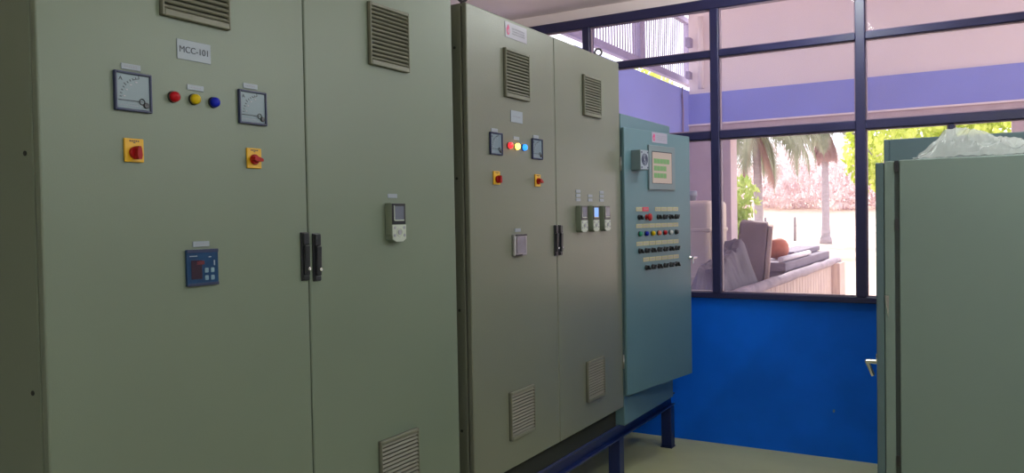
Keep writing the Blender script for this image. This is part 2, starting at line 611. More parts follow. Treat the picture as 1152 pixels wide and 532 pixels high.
def meter_meshes():
    g = G(NAVY)
    for a in (-1, 1):
        g.box(a * .050 - (.006 if a > 0 else 0), a * .050 + (.006 if a < 0 else 0), -.048, .048, 0, .010, .0015, 1)
        g.box(-.045, .045, a * .048 - (.006 if a > 0 else 0), a * .048 + (.006 if a < 0 else 0), 0, .010, .0015, 1)
    g.box(-.0475, .0475, -.0455, .0455, 0, .003)
    ME['m_bezel'] = g.mesh('panel_meter')
    ME['m_face'] = G(DIAL).box(-.0445, .0445, -.0425, .0425, .003, .0055).mesh('dial_face')
    g = G(INK)
    px, py = .024, -.022
    for k in range(11):
        t = math.radians(180 - 82 * k / 10)
        L = .008 if k % 5 == 0 else .005
        for r0, r1, wd in ((.056, .056 + L, .0009),):
            M = Matrix.Translation((px, py, 0)) @ Matrix.Rotation(t, 4, 'Z')
            g.box(r0, r1, -wd, wd, .0055, .0060, M=M)
    for k in range(24):
        t0 = math.radians(180 - 82 * k / 24)
        M = Matrix.Translation((px, py, 0)) @ Matrix.Rotation(t0 - math.radians(1.7), 4, 'Z')
        if k in (19, 20, 21, 22, 23):
            g.box(.0555, .0572, -.0019, .0019, .0055, .0060, M=M)
    for k in range(4):
        t0 = math.radians(168 - 20 * k)
        c = (px + .049 * math.cos(t0), py + .049 * math.sin(t0))
        g.box(c[0] - .003, c[0] + .003, c[1] - .0015, c[1] + .0015, .0055, .0060, m=GREYINK)
    g.box(-.038, .012, -.034, -.033, .0055, .0060, m=GREYINK)
    ME['m_scale'] = g.mesh('dial_scale')
    ME['m_letter'] = text_mesh('A', .014, INK, .0003)
    g = G(INK)
    g.box(-.036, px, py - .0008, py + .0008, .0065, .0072)
    ME['m_needle'] = g.mesh('needle')
    g = G(BLACK)
    g.ring((px - .001, py, .007), (0, 0, 1), .007, .0012, 20, 6)
    g.lathe((px + .010, py - .008, .0055), (0, 0, 1), [(.0075, 0), (.0075, .003), (.006, .004)], 18)
    ME['m_knob'] = g.mesh('zero_knob')


meter_meshes()


def switch_meshes():
    g = G(YELLOW)
    g.box(-.026, .026, -.029, .029, 0, .006, .002, 2)
    ME['s_plate'] = g.mesh('rotary_switch')
    g = G(INK)
    for k in range(5):
        g.box(-.013 + k * .0055, -.0092 + k * .0055, .021, .0245, .006, .0064)
    g.box(-.003, .003, .0175, .0195, .006, .0064)
    ME['s_print'] = g.mesh('switch_print')
    g = G(RED)
    g.lathe((0, -.004, .006), (0, 0, 1), [(.0185, 0), (.0185, .007), (.0165, .010)], 28)
    pts = [(-.0055, -.024), (.0055, -.024), (.0085, -.012), (.0065, .008), (.0035, .0155), (-.0035, .0155), (-.0065, .008), (-.0085, -.012)]
    g.prism(pts, .010, .032)
    ME['s_handle'] = g.mesh('switch_handle')


switch_meshes()


def lamp_meshes(key, m, lit=False):
    ME[key] = G(m).lathe((0, 0, .004), (0, 0, 1), [(.0135, 0), (.0135, .008), (.012, .013), (.007, .0165), (.0, .0175)], 24).mesh('lens')


ME['l_ring'] = G(DARKGAP).lathe((0, 0, 0), (0, 0, 1), [(.0150, 0), (.0150, .003), (.0140, .005)], 24).mesh('signal_lamp')
for k, m in dict(red=LRED, yel=LYEL, blu=LBLU, redon=RED_ON, yelon=YEL_ON, bluon=BLU_ON, grn=LGRN, org=LORG, clr=LCLR, blk=BLACK).items():
    lamp_meshes('lens_' + k, m)


def handle_meshes():
    g = G(BLACK)
    g.box(-.0158, .0158, -.075, .075, 0, .006, .0025, 2)
    g.box(-.0125, .0125, .036, .073, .006, .014, .003, 2)
    g.box(-.0125, .0125, -.073, -.058, .006, .011, .002, 2)
    ME['h_base'] = g.mesh('door_handle')
    g = G(BLACK)
    M = Matrix.Translation((.002, -.010, .010)) @ Matrix.Rotation(math.radians(2), 4, 'X')
    g.box(-.0105, .0105, -.047, .045, -.005, .005, .003, 2, M=M)
    ME['h_lever'] = g.mesh('handle_lever')
    ME['h_lock'] = G(CHROME).lathe((.005, -.038, .013), (0, 0, 1), [(.0058, 0), (.0058, .006), (.0045, .0072), (.0018, .0072), (.0018, .006)], 18).mesh('lock_cylinder')


handle_meshes()


def drive_meshes():
    g = G(DRIVE)
    w, h, d = .078, .138, .030
    g.box(-w / 2, w / 2, -h / 2 + .022, h / 2, 0, d, .004, 2)
    g.prism([(-w / 2 + .003, -h / 2 + .026), (-w / 2 + .003, -h / 2 + .010), (-w / 4, -h / 2), (w / 4, -h / 2), (w / 2 - .003, -h / 2 + .010), (w / 2 - .003, -h / 2 + .026)], 0, d - .001)
    ME['d_body'] = g.mesh('drive_keypad')
    g = G(BLACK)
    g.box(-w / 2 + .002, w / 2 - .002, -.006, h / 2 - .002, d, d + .002, .0008, 1)
    ME['d_fascia'] = g.mesh('keypad_fascia')
    g = G(DRIVEF)
    g.prism([(-w / 2 + .002, -.008), (-w / 2 + .002, -h / 2 + .012), (-w / 4, -h / 2 + .002), (w / 4, -h / 2 + .002), (w / 2 - .002, -h / 2 + .012), (w / 2 - .002, -.008)], d, d + .003)
    g.ring((0, -.034, d + .003), (0, 0, 1), .015, .0022, 20, 6)
    ME['d_pad'] = g.mesh('keypad_buttons')
    k = G(GREYINK)
    for x, y in ((-.026, -.018), (.026, -.018), (-.027, -.045), (.027, -.045)):
        k.lathe((x, y, d + .003), (0, 0, 1), [(.0055, 0), (.0055, .0016)], 14)
    k.lathe((0, -.034, d + .003), (0, 0, 1), [(.009, 0), (.009, .003)], 18)
    ME['d_keys'] = k.mesh('keypad_keys')
    for key, m in (('grey', SCRGREY), ('blue', SCRBLUE)):
        ME['d_scr_' + key] = G(m).box(-.025, .027, .010, .058, d + .002, d + .0032, .0006, 1).mesh('screen')
    # pale frame line of the screen
    g = G(DRIVEF)
    g.box(-.028, -.025, .008, .060, d + .002, d + .0036).box(-.025, .027, .006, .010, d + .002, d + .0036)
    ME['d_scrframe'] = g.mesh('screen_rim')


drive_meshes()


def place(F, a, b, rot=0.0, n=0.0):
    M = F @ Matrix.Translation((a, b, n))
    return M @ Matrix.Rotation(rot, 4, 'Z') if rot else M


def add_label(P, F, a, b, me='label', txt='labeltxt', t=.003, label=None):
    o = inst('label_plate', ME[me], P, place(F, a, b))
    inst('lettering', ME[txt], o, place(F, a, b, 0, t))
    if label:
        o['label'] = label
    return o


def add_vent(P, F, a, b):
    return inst('vent_louver', ME['vent'], P, place(F, a, b))


def add_meter(P, F, a, b):
    M = place(F, a, b)
    o = inst('panel_meter', ME['m_bezel'], P, M)
    inst('dial_face', ME['m_face'], o, M)
    inst('dial_scale', ME['m_scale'], o, M)
    inst('lettering', ME['m_letter'], o, place(F, a - .033, b + .030, 0, .0058))
    inst('needle', ME['m_needle'], o, M)
    inst('zero_knob', ME['m_knob'], o, M)
    o['label'] = 'square white dial meter in a dark bezel'


def add_switch(P, F, a, b, turn):
    M = place(F, a, b)
    o = inst('rotary_switch', ME['s_plate'], P, M)
    inst('switch_print', ME['s_print'], o, M)
    h = inst('switch_handle', ME['s_handle'], o, place(F, a, b) @ Matrix.Translation((0, -.004, 0)) @ Matrix.Rotation(turn, 4, 'Z') @ Matrix.Translation((0, .001, 0)) @ Matrix.Diagonal((.80, .80, .9, 1)))
    o['label'] = 'yellow switch plate with a red rotary handle'


def add_lamp(P, F, a, b, key, word, s=1.0):
    M = place(F, a, b) @ Matrix.Diagonal((s, s, s, 1))
    o = inst('signal_lamp', ME['l_ring'], P, M)
    l = inst('lens', ME['lens_' + key], o, M)
    o['label'] = word


def add_handle(P, F, a, b, flip=False):
    M = place(F, a, b)
    o = inst('door_handle', ME['h_base'], P, M)
    inst('handle_lever', ME['h_lever'], o, M)
    inst('lock_cylinder', ME['h_lock'], o, M)['label'] = 'small chrome lock'
    o['label'] = 'black swing handle'


def add_drive(P, F, a, b, scr):
    M = place(F, a, b)
    o = inst('drive_keypad', ME['d_body'], P, M)
    inst('keypad_fascia', ME['d_fascia'], o, M)
    inst('screen', ME['d_scr_' + scr], o, M)
    inst('screen_rim', ME['d_scrframe'], o, M)
    inst('keypad_buttons', ME['d_pad'], o, M)
    inst('keypad_keys', ME['d_keys'], o, M)
    o['label'] = 'grey keypad unit with a lit blue screen' if scr == 'blue' else 'grey keypad unit with a dark screen'


def frame_on(x, y0=0.0):
    """door face at plane X=x: local x -> +Y, local y -> +Z, local z -> +X"""
    return Matrix(((0, 0, 1, x), (1, 0, 0, y0), (0, 1, 0, 0), (0, 0, 0, 1)))


XF = -1.8            # door faces
F0 = frame_on(XF)
ZB, ZT = 0.372, 2.478   # cabinet underside (on the stand) and top
DB = 0.487              # door lower edge


def big_cabinet(name, label, y0, y1, seam, pm):
    root = thing(name, label, 'cabinet', Matrix.Translation((XF - .32, (y0 + y1) / 2, ZB)))
    xb0, xb1 = -2.44, XF - .026
    b = G(pm)
    b.box(xb0, xb1 - .004, y0 + .002, y1 - .002, DB, ZT, .004, 2)
    b.build('body', root)
    # gasket strip behind the doors, seen as the dark seam
    G(DARKGAP).box(xb1 - .004, xb1 + .002, y0 + .010, y1 - .010, DB + .01, ZT - .01).build('door_gasket', root)
    G(DARKGAP).box(xb0, XF - .048, y0 + .01, y1 - .01, ZB, DB).build('plinth', root)
    doors = []
    for (a, c) in ((y0, seam - .0022), (seam + .0022, y1)):
        d = G(pm)
        d.box(xb1 + .002, XF, a, c, DB, ZT, .0055, 3)
        o = d.build('door', root)
        doors.append(o)
    # side screws
    for z in (1.765, 1.2206, 0.72, 2.30):
        G(DARKGAP).lathe((xb1 - .035, y0 + .003, z), (0, -1, 0), [(.006, 0), (.006, .003), (.004, .004)], 12).build('side_screw', root)
    for y in (y0 + .16, y1 - .16) if name == 'motor_control_cabinet' else (y0 + .06, y1 - .16):
        e = G(mat('dark_steel', (0.10, 0.09, 0.11), 0.45, metal=0.6))
        e.cyl((XF - .055, y, ZT - .002), (XF - .055, y, ZT + .022), .013, .011, 14)
        e.ring((XF - .055, y, ZT + .042), (0.45, -.9, 0), .019, .006, 20, 8)
        e.build('lifting_eye', root)
    return root


# ---- nearest cabinet
c1 = big_cabinet('motor_control_cabinet', 'nearest and largest beige-green double-door control cabinet, its white nameplate reading MCC-101', .995, 2.610, 1.8076, PANEL)
add_vent(c1, F0, 1.412, 2.238)
add_vent(c1, F0, 2.213, 2.238)
add_vent(c1, F0, 1.412, .728)
add_vent(c1, F0, 2.222, .728)
o = inst('nameplate', ME['sign'], c1, place(F0, 1.4055, 2.055))
inst('lettering', ME['signtxt'], o, place(F0, 1.4055, 2.055, 0, .0032))
o['label'] = 'white plate reading MCC-101'
add_label(c1, F0, 1.4065, 1.959)
add_lamp(c1, F0, 1.337, 1.927, 'red', 'red signal lamp')
add_lamp(c1, F0, 1.400, 1.928, 'yel', 'yellow signal lamp')
add_lamp(c1, F0, 1.462, 1.927, 'blu', 'blue signal lamp')
add_meter(c1, F0, 1.223, 1.925)
add_meter(c1, F0, 1.596, 1.927)
add_label(c1, F0, 1.221, 1.986)
add_label(c1, F0, 1.592, 1.988)
add_switch(c1, F0, 1.2215, 1.782, 0)
add_switch(c1, F0, 1.597, 1.783, math.radians(-100))
add_label(c1, F0, 1.411, 1.5445)
Mr = place(F0, 1.4105, 1.482) @ Matrix.Diagonal((1, 1, .45, 1))
o = G(RELAYB).box(-.0495, .0495, -.0485, .0485, 0, .0195, .003, 2).build('protection_relay', c1, Mr)
o['label'] = 'blue square relay with a small display and four pale keys'
G(RELAYW).box(-.038, -.004, -.030, .020, .020, .0215, .0005, 1).box(-.020, .004, .008, .018, .0214, .0222, m=mat('dim_red_digits', (0.10, 0.01, 0.02), 0.3)).build('display', o, Mr)
kk = G(KEYC)
for x, y in ((.010, -.008), (.029, -.008), (.010, -.028), (.029, -.028)):
    kk.box(x - .006, x + .006, y - .0065, y + .0065, .020, .0235, .0025, 2)
kk.build('keys', o, Mr)
for q in ((-.042, -.018, .030, .0325), (.018, .026, .026, .029), (.034, .038, .004, .018)):
    G(WHITE).box(*q, .020, .0205).build('relay_print', o, Mr)
for q in ((.040, .0485), (-.0485, -.041)):
    G(NAVY).box(-.0495, .0495, *q, .0195, .0225, .001, 1).build('relay_rim', o, Mr)
add_handle(c1, F0, 1.7865, 1.492)
add_handle(c1, F0, 1.8365, 1.487)
add_drive(c1, F0, 2.2155, 1.590, 'grey')
add_label(c1, F0, 2.2185, 1.6845)

# ---- middle cabinet
c2 = big_cabinet('drive_control_cabinet', 'middle beige double-door cabinet with lit red, yellow and blue lamps and three keypads', 2.714, 4.293, 3.483, PANEL_WARM_REFL)
add_vent(c2, F0, 3.106, 2.237)
add_vent(c2, F0, 3.905, 2.237)
add_vent(c2, F0, 3.103, .722)
add_vent(c2, F0, 3.897, .726)
Ml = place(F0, 3.115, 2.429)
o = G(LILAC).box(-.096, .096, -.034, .034, 0, .002).build('maker_plate', c2, Ml)
o['label'] = 'lilac white maker plate with a pink mark'


def flame_mark(parent, M, s=1.0):
    pts = [(0, .024), (.010, .012), (.009, .002), (.013, -.008), (.006, -.022), (-.006, -.022), (-.014, -.010), (-.014, .004), (-.007, .014)]
    g = G(PINK)
    g.prism([(x * s - .070 * s, y * s) for x, y in pts], .002, .0028)
    g.prism([((x * .42 + .001) * s - .070 * s, (y * .42 - .006) * s) for x, y in pts], .0028, .0032, m=LILAC)
    g.build('emblem', parent, M)
    inst('lettering', m_scribble(.115 * s, .034 * s, 3, GREYINK, 11), parent, M @ Matrix.Translation((.022 * s, 0, .002)))


flame_mark(o, Ml)
o = inst('nameplate', ME['sign'], c2, place(F0, 3.106, 2.051))
inst('lettering', ME['signscr'], o, place(F0, 3.106, 2.051, 0, .003))
add_meter(c2, F0, 2.9215, 1.918)
add_meter(c2, F0, 3.288, 1.919)
add_label(c2, F0, 2.915, 1.976)
add_label(c2, F0, 3.283, 1.976)
add_label(c2, F0, 3.100, 1.955)
add_lamp(c2, F0, 3.034, 1.918, 'redon', 'lit red signal lamp', 1.02)
add_lamp(c2, F0, 3.096, 1.918, 'yelon', 'lit yellow signal lamp', 1.02)
add_lamp(c2, F0, 3.162, 1.918, 'bluon', 'lit blue signal lamp', 1.02)
add_switch(c2, F0, 2.922, 1.772, 0)
add_switch(c2, F0, 3.2895, 1.772, math.radians(-115))
Md = place(F0, 3.100, 1.477)
o = G(STEEL).box(-.053, .053, -.048, .048, 0, .018, .004, 2).build('power_meter', c2, Md)
o['label'] = 'small silver framed display'
G(SCRSILV).box(-.040, .040, -.037, .037, .018, .020, .001, 1).build('screen', o, Md)
for q in ((-.053, .053, .040, .048), (-.053, .010, -.048, -.042)):
    G(BLACK).box(*q, .0175, .0195, .001, 1).build('display_rim', o, Md)
add_label(c2, F0, 3.098, 1.5435)
add_handle(c2, F0, 3.4635, 1.485)
add_handle(c2, F0, 3.5115, 1.485)
for i, (a, scr) in enumerate(((3.735, 'grey'), (3.881, 'blue'), (4.030, 'grey'))):
    add_drive(c2, F0, a, 1.587, scr)
    for k in range(2 if i == 1 else 3):
        add_label(c2, F0, a - .008, 1.686 + k * .022)

# ---- far teal cabinet with its door ajar
c3 = thing('operator_cabinet', 'teal operator cabinet by the window, door ajar, with touch screen and rows of knobs', 'cabinet', Matrix.Translation((XF - .3, 4.73, ZB)))
g = G(TEAL)
g.box(-2.30, XF, 4.305, 5.152, ZB + .001, 2.192, .005, 2)
g.box(XF - .001, XF + .004, 4.40, 5.05, .62, 2.06, m=DARKGAP)
g.build('body', c3)
TH = math.radians(8.7)
HX, HY = -1.776, 4.297
FD = Matrix(((math.sin(TH), 0, math.cos(TH), HX), (math.cos(TH), 0, -math.sin(TH), HY), (0, 1, 0, 0), (0, 0, 0, 1)))
door = G(TEAL)
door.box(0, .823, .552, 2.110, -.022, 0, .005, 2)
door.build('door', c3, FD)['label'] = 'door standing ajar'
for z in (.75, 1.9):
    G(STEEL).cyl(FD @ Vector((.006, z - .04, -.026)), FD @ Vector((.006, z + .04, -.026)), .008, n=12).build('door_hinge', c3)
Ml = place(FD, .418, 2.074)
o = G(LILAC).box(-.096, .096, -.031, .031, 0, .002).build('maker_plate', c3, Ml)
o['label'] = 'pale maker plate with a pink mark'
flame_mark(o, Ml)
Mh = place(FD, .432, 1.889)
o = G(HMIB).box(-.165, .165, -.135, .135, 0, .012, .004, 2).build('touch_screen', c3, Mh)
o['label'] = 'grey framed touch screen lit pink with green blocks'
G(INK).box(-.132, .120, -.097, .100, .012, .0128).build('screen_surround', o, Mh)
G(HMIS).box(-.128, .114, -.094, .094, .0128, .0136).build('screen', o, Mh)
hb = G(HMIG)
for r, (y, n) in enumerate(((.040, 5), (-.004, 4), (-.048, 4))):
    for k in range(n):
        hb.box(-.112 + k * .040, -.076 + k * .040, y - .015, y + .015, .0136, .0142)
hb.build('screen_blocks', o, Mh)
# alarm sounder box
Ms = place(FD, .122, 1.923)
o = G(HMIB).box(-.047, .047, -.058, .058, 0, .062, .003, 2).build('alarm_sounder', c3, Ms)
o['label'] = 'square grey sounder box'
sg = G(WHITE)
sg.box(-.044, .044, -.055, .055, .062, .064, .001, 1)
sg.build('sounder_face', o, Ms)
sr = G(NAVY)
for R in (.012, .022, .032):
    sr.ring((0, .002, .0645), (0, 0, 1), R, .0026, 24, 6)
for sx in (-1, 1):
    for sy in (-1, 1):
        sr.lathe((sx * .034, sy * .044, .064), (0, 0, 1), [(.005, 0), (.005, .002)], 12)
sr.build('sounder_grille', o, Ms)
# label strips and knobs
CELL = [.158 + k * .0759 for k in range(7)]
ME['tag'] = m_plate('label_plate', .0715, .025, .002, LABY)
ME['tagred'] = m_plate('label_plate', .0715, .025, .002, mat('red_label', (0.55, 0.03, 0.06), 0.5))
ME['tagtxt'] = m_scribble(.05, .010, 2, GREYINK, 21)


def tagrow(z, cells, red=()):
    for k in cells:
        o = inst('label_plate', ME['tagred' if k in red else 'tag'], c3, place(FD, CELL[k], z))
        inst('lettering', ME['tagtxt'], o, place(FD, CELL[k], z, 0, .002))
        if k in red:
            o['label'] = 'red label plate'


tagrow(1.636, (0, 1, 3, 4, 5, 6), red=(1,))
tagrow(1.537, range(7))
tagrow(1.431, range(7))
tagrow(1.334, range(1, 7))
ME['k_base'] = G(BLACK).lathe((0, 0, 0), (0, 0, 1), [(.0165, 0), (.0165, .004), (.0145, .008), (.0135, .014)], 20).mesh('selector_switch')
ME['k_grip'] = G(BLACK).box(-.0045, .0045, -.0150, .0150, .012, .030, .002, 1).box(-.0012, .0012, .004, .0145, .030, .0306, m=WHITE).mesh('selector_grip')
for z, cells in ((1.588, (0, 3, 4, 5, 6)), (1.388, range(7)), (1.286, range(1, 7))):
    for j, k in enumerate(cells):
        o = inst('selector_switch', ME['k_base'], c3, place(FD, CELL[k], z))
        turn = math.radians([-40, 35, -40, -40, 35, -40, 40][(k + int(z * 10)) % 7])
        inst('selector_grip', ME['k_grip'], o, place(FD, CELL[k], z, turn))
        o['label'] = 'small black selector knob'
o = G(RED).lathe((0, 0, 0), (0, 0, 1), [(.0175, 0), (.0175, .003), (.016, .006)], 24).build('emergency_stop', c3, place(FD, CELL[1] + .01, 1.588))
G(RED).lathe((0, 0, .006), (0, 0, 1), [(.010, 0), (.010, .012), (.022, .016), (.022, .024), (.016, .029), (0, .030)], 24).build('stop_button', o, place(FD, CELL[1] + .01, 1.588))
o['label'] = 'red mushroom stop button'
for k, (key, wd) in enumerate((('grn', 'green'), ('blu', 'blue'), ('yel', 'yellow'), ('org', 'orange'), ('red', 'red'), ('clr', 'white'), ('blk', 'black'))):
    add_lamp(c3, FD, CELL[k], 1.490, key, 'small %s lamp' % wd, 1.05)
Mk = place(FD, .800, 1.318)
o = G(CHROME).lathe((0, 0, 0), (0, 0, 1), [(.014, 0), (.014, .006), (.010, .010), (.008, .022)], 20).build('door_handle', c3, Mk)
G(CHROME).box(-.008, .050, -.007, .007, .022, .034, .004, 2).box(-.008, .006, -.040, .007, .022, .032, .004, 2).build('handle_lever', o, Mk)
o['label'] = 'small chrome lever handle'
for y in (4.45, 5.0):
    e = G(STEEL)
    e.cyl((-2.0, y, 2.190), (-2.0, y, 2.202), .010, .008, 12)
    e.build('roof_bolt', c3)

# ---- blue steel stand under the three cabinets
st = thing('cabinet_stand', 'dark blue welded steel stand carrying the row of control cabinets', 'stand', Matrix.Translation((-2.1, 3.1, 0)))


def channel(x0, x1, y0, y1, z0, z1, along):
    g = G(FRAMEB)
    t = .012
    g.box(x0, x1, y0, y1, z1 - t, z1, .002, 1).box(x0, x1, y0, y1, z0, z0 + t, .002, 1)
    if along == 'y':
        xm = x0 if x1 > -2.1 else x1 - t
        xm = (x0 + x1) / 2 - t / 2
        g.box(xm, xm + t, y0, y1, z0 + t, z1 - t)
    else:
        ym = (y0 + y1) / 2 - t / 2
        g.box(x0, x1, ym, ym + t, z0 + t, z1 - t)
    return g


ZS0, ZS1 = .284, .372
channel(-1.905, -1.838, .90, 5.292, ZS0, ZS1, 'y').build('front_beam', st)
channel(-2.40, -2.33, .90, 5.292, ZS0, ZS1, 'y').build('rear_beam', st)
for y in (.94, 2.66, 4.35, 5.250):
    channel(-2.33, -1.905, y - .04, y + .04, ZS0, ZS1, 'x').build('cross_beam', st)
    for x in (-1.876, -2.365):
        g = G(FRAMEB)
        g.box(x - .036, x + .036, y - .036, y + .036, 0.006, ZS0, .004, 1)
        g.box(x - .05, x + .05, y - .05, y + .05, 0, .006) if False else None
        g.box(x - .040, x + .040, y - .040, y + .040, 0, .006)
        g.build('leg', st)

# ------------------------------------------------------------------ cabinets on the right
rc = thing('tall_cabinet', 'grey-green steel cabinet at right, plain side toward the viewer, plastic sheeting on top', 'cabinet', Matrix.Translation((-.02, 3.9, 0)))
YN = 3.5
g = G(GREYGREEN)
g.box(-.283, .36, YN, YN + .80, .06, 1.800, .004, 2)
g.box(-.27, .35, YN + .01, YN + .79, 0, .06, m=DARKGAP)
g.build('body', rc)
G(mat('grey_gasket', (0.03, 0.042, 0.042), 0.7)).box(-.300, -.283, YN + .006, YN + .79, .07, 1.792).build('door_gasket', rc)
g = G(GREYGREEN)
g.box(-.337, -.300, YN + .002, YN + .798, .065, 1.797, .003, 2)
g.build('door_frame', rc)
for z in (1.776, 1.545, .6):
    G(BLACK).box(-.299, -.285, YN - .004, YN + .006, z - .022, z + .022, .001, 1).build('hinge_pin', rc)
g = G(GREYTEAL)
g.box(-.369, -.339, YN + .003, YN + .80, .068, 1.793, .004, 2)
dr = g.build('door', rc)
dr['label'] = 'bluish door seen edge-on'
g = G(CHROME)
hz = .975
g.box(-.418, -.369, YN + .045, YN + .075, hz, hz + .014, .004, 2)
M = Matrix.Translation((-.412, YN + .060, hz + .008)) @ Matrix.Rotation(math.radians(-22), 4, 'Y')
g.box(-.007, .007, -.013, .013, -.064, .004, .004, 2, M=M)
g.lathe((-.369, YN + .060, hz + .03), (-1, 0, 0), [(.012, 0), (.012, .006), (.008, .009)], 14)
g.build('handle', dr)
g = G(CHROME)  # bright reflection sliver at the door edge, shaped as a chrome wedge
g.prism([(-.338, 1.262), (-.322, 1.262), (-.324, 1.17)], 0, .002, M=Matrix(((1, 0, 0, 0), (0, 0, 1, YN - .0005), (0, 1, 0, 0), (0, 0, 0, 1))))
g.build('reflection_sliver', rc)

rc2 = thing('tall_cabinet', 'darker blue-grey cabinet standing behind the plastic-topped one, a little taller', 'cabinet', Matrix.Translation((0, 4.75, 0)))
g = G(GREYTEAL)
g.box(-.395, .45, 4.345, 5.20, .06, 1.952, .005, 2)
g.box(-.38, .44, 4.36, 5.19, 0, .06, m=DARKGAP)
g.build('body', rc2)
G(GREYTEAL).box(-.419, -.394, 4.346, 5.199, .06, 1.952, .004, 2).build('door', rc2)

# crumpled clear plastic sheet on the near cabinet
from mathutils import noise as mnoise


def plastic_sheet():
    nx, ny = 90, 46
    x0, x1, y0, y1 = -.240, .345, YN + .012, YN + .74
    vs, fs = [], []
    for j in range(ny + 1):
        for i in range(nx + 1):
            u, v = i / nx, j / ny
            x = x0 + (x1 - x0) * u
            y = y0 + (y1 - y0) * v
            e = min(1, u / .20) ** 0.8 * min(1, (1 - u) / .62) ** 0.9
            ey = min(1, v / .22) ** .7 * min(1, (1 - v) / .30) ** .7
            h = .100 * e * ey
            h += .022 * math.exp(-((x + .09) / .06) ** 2 - ((v - .4) / .25) ** 2)
            p = Vector((x * 9, y * 9, 1.3))
            r1 = 1 - abs(mnoise.noise(p)) * 2
            r2 = 1 - abs(mnoise.noise(Vector((x * 24, y * 22, 4.1)))) * 2
            h += (r1 * .022 + r2 * .010 - .014) * min(1, e * ey * 2.5)
            edge = min(u, 1 - u, v, 1 - v)
            h = max(h, .002 + .012 * abs(mnoise.noise(Vector((x * 30, y * 30, 9)))))
            x += .012 * mnoise.noise(Vector((y * 14, 2.0, 0)))
            vs.append((x, y, 1.801 + h))
    for j in range(ny):
        for i in range(nx):
            a = j * (nx + 1) + i
            fs.append((a, a + 1, a + nx + 2, a + nx + 1))
    o = raw('plastic_sheet', vs, fs, FILM, smooth=False)
    tag(o, 'crumpled clear plastic sheeting heaped on top of the grey-green cabinet', 'plastic sheet')
    return o


plastic_sheet()

# ------------------------------------------------------------------ outside: porch
YE = 8.5         # far wall of the porch
XP = -2.75       # left wall of the porch
ZSOF = 3.95
g = G(SOIL)
g.box(-160, 160, YW + .2, 260, -.22, -.02)
g.box(-160, XL - .2, -160, YW + .2, -.22, -.02).box(XR + .2, 160, -160, YW + .2, -.22, -.02).box(XL - .2, XR + .2, -160, YB - .2, -.22, -.02)
g.prism([(50, -.03), (82, 2.3), (200, 5.0), (200, -.03)], -150, 150, M=Matrix(((0, 0, 1, 0), (1, 0, 0, 0), (0, 1, 0, 0), (0, 0, 0, 1))))
struct('ground', g)
g = G(PORCHB)
g.box(XP - .15, XP, YW + .21, YE + .2, -.02, 2.945)
struct('wall_porch_left', g)
g = G(PORCHB)
g.box(XP, 3.2, YE, YE + .25, 2.575, 2.905)
g.box(XP, 3.2, YE - .03, YE + .25, 2.558, 2.575, m=PORCHW)
g.box(XP, 3.2, YE, YE + .25, 2.45, 2.558, m=PORCHP)
g.box(XP, -2.303, YE, YE + .25, -.02, 2.45, m=PORCHP)
g.box(.235, 3.2, YE, YE + .25, -.02, 2.45, m=PORCHP)
g.box(XP, 3.2, YE + .02, YE + .25, 2.905, ZSOF, m=PORCHW)
struct('wall_porch_far', g)
struct('ceiling_porch', G(PORCHW).box(-3.0, 3.4, YW + .2, YE + .25, ZSOF, ZSOF + .15))

# slatted metal screen above the left porch wall
XS = -2.9
ls = thing('slatted_screen', 'vertical metal slat screen above the lilac porch wall', 'screen', Matrix.Translation((XS, 7.3, 3.07)))
G(LOUV).box(XS - .03, XS + .03, 5.75, 8.95, 3.072, 3.145, .004, 1).build('bottom_rail', ls)
G(LOUV).box(XS - .03, XS + .03, 5.75, 8.95, 3.77, 3.83, .004, 1).build('top_rail', ls)
for y in (7.42, 8.99):
    G(LOUV).box(XS - .04, XS + .04, y - .055, y + .055, 3.072, 3.83, .004, 1).build('post', ls)
y = 5.80
while y < 8.93:
    if abs(y - 7.42) > .08:
        G(LOUV).box(XS - .002, XS + .002, y - .013, y + .013, 3.145, 3.77).build('slat', ls)
    y += .064

# drain pipe and cable in the corner
dp = thing('drain_pipe', 'pale vertical pipe with brackets in the porch corner below the soffit', 'pipe', Matrix.Translation((-2.60, YE - .05, 2.95)))
G(PORCHW).cyl((-2.60, YE - .035, 2.95), (-2.60, YE - .035, 3.72), .03, n=14).build('pipe_run', dp)
g = G(LOUV)
g.box(-2.745, -2.69, YE - .12, YE - .02, 3.40, 3.50, .004, 1)
g.build('bracket', dp)
g = G(LOUV)
g.box(-2.745, -2.70, YE - .12, YE - .02, 3.06, 3.14, .004, 1)
g.build('bracket', dp)
cb = G(CABLEM)
pts = [(-2.735, 8.25, 2.95), (-2.732, 8.22, 2.86), (-2.735, 8.26, 2.70), (-2.730, 8.23, 2.5), (-2.735, 8.27, 2.25), (-2.733, 8.24, 1.9), (-2.735, 8.25, 1.6)]
cb.tube(pts, .010, 8)
tag(cb.build('hanging_cable'), 'thin dark cable hanging down the lilac porch wall', 'cable')

# cream tank in the porch corner
tk = thing('storage_tank', 'tall cream plastic tank with a small cap behind the left window panes', 'tank', Matrix.Translation((-2.35, 7.7, -.02)))
g = G(CREAM)
g.box(-2.66, -2.19, 7.35, 7.95, -.02, 1.73, .05, 4)
for z in (.5, 1.0, 1.45):
    g.box(-2.665, -2.185, 7.345, 7.955, z - .02, z + .02, .012, 2)
g.build('tank_body', tk)
G(WHITE).lathe((-2.45, 7.6, 1.72), (0, 0, 1), [(.05, 0), (.05, .05), (.06, .055), (.06, .10), (.05, .11)], 20).build('cap', tk)
G(PORCHP).tube([(-2.22, 7.42, 1.45), (-2.17, 7.40, 1.44), (-2.155, 7.40, 1.38), (-2.155, 7.40, .1)], .02, 10).build('outlet_pipe', tk)

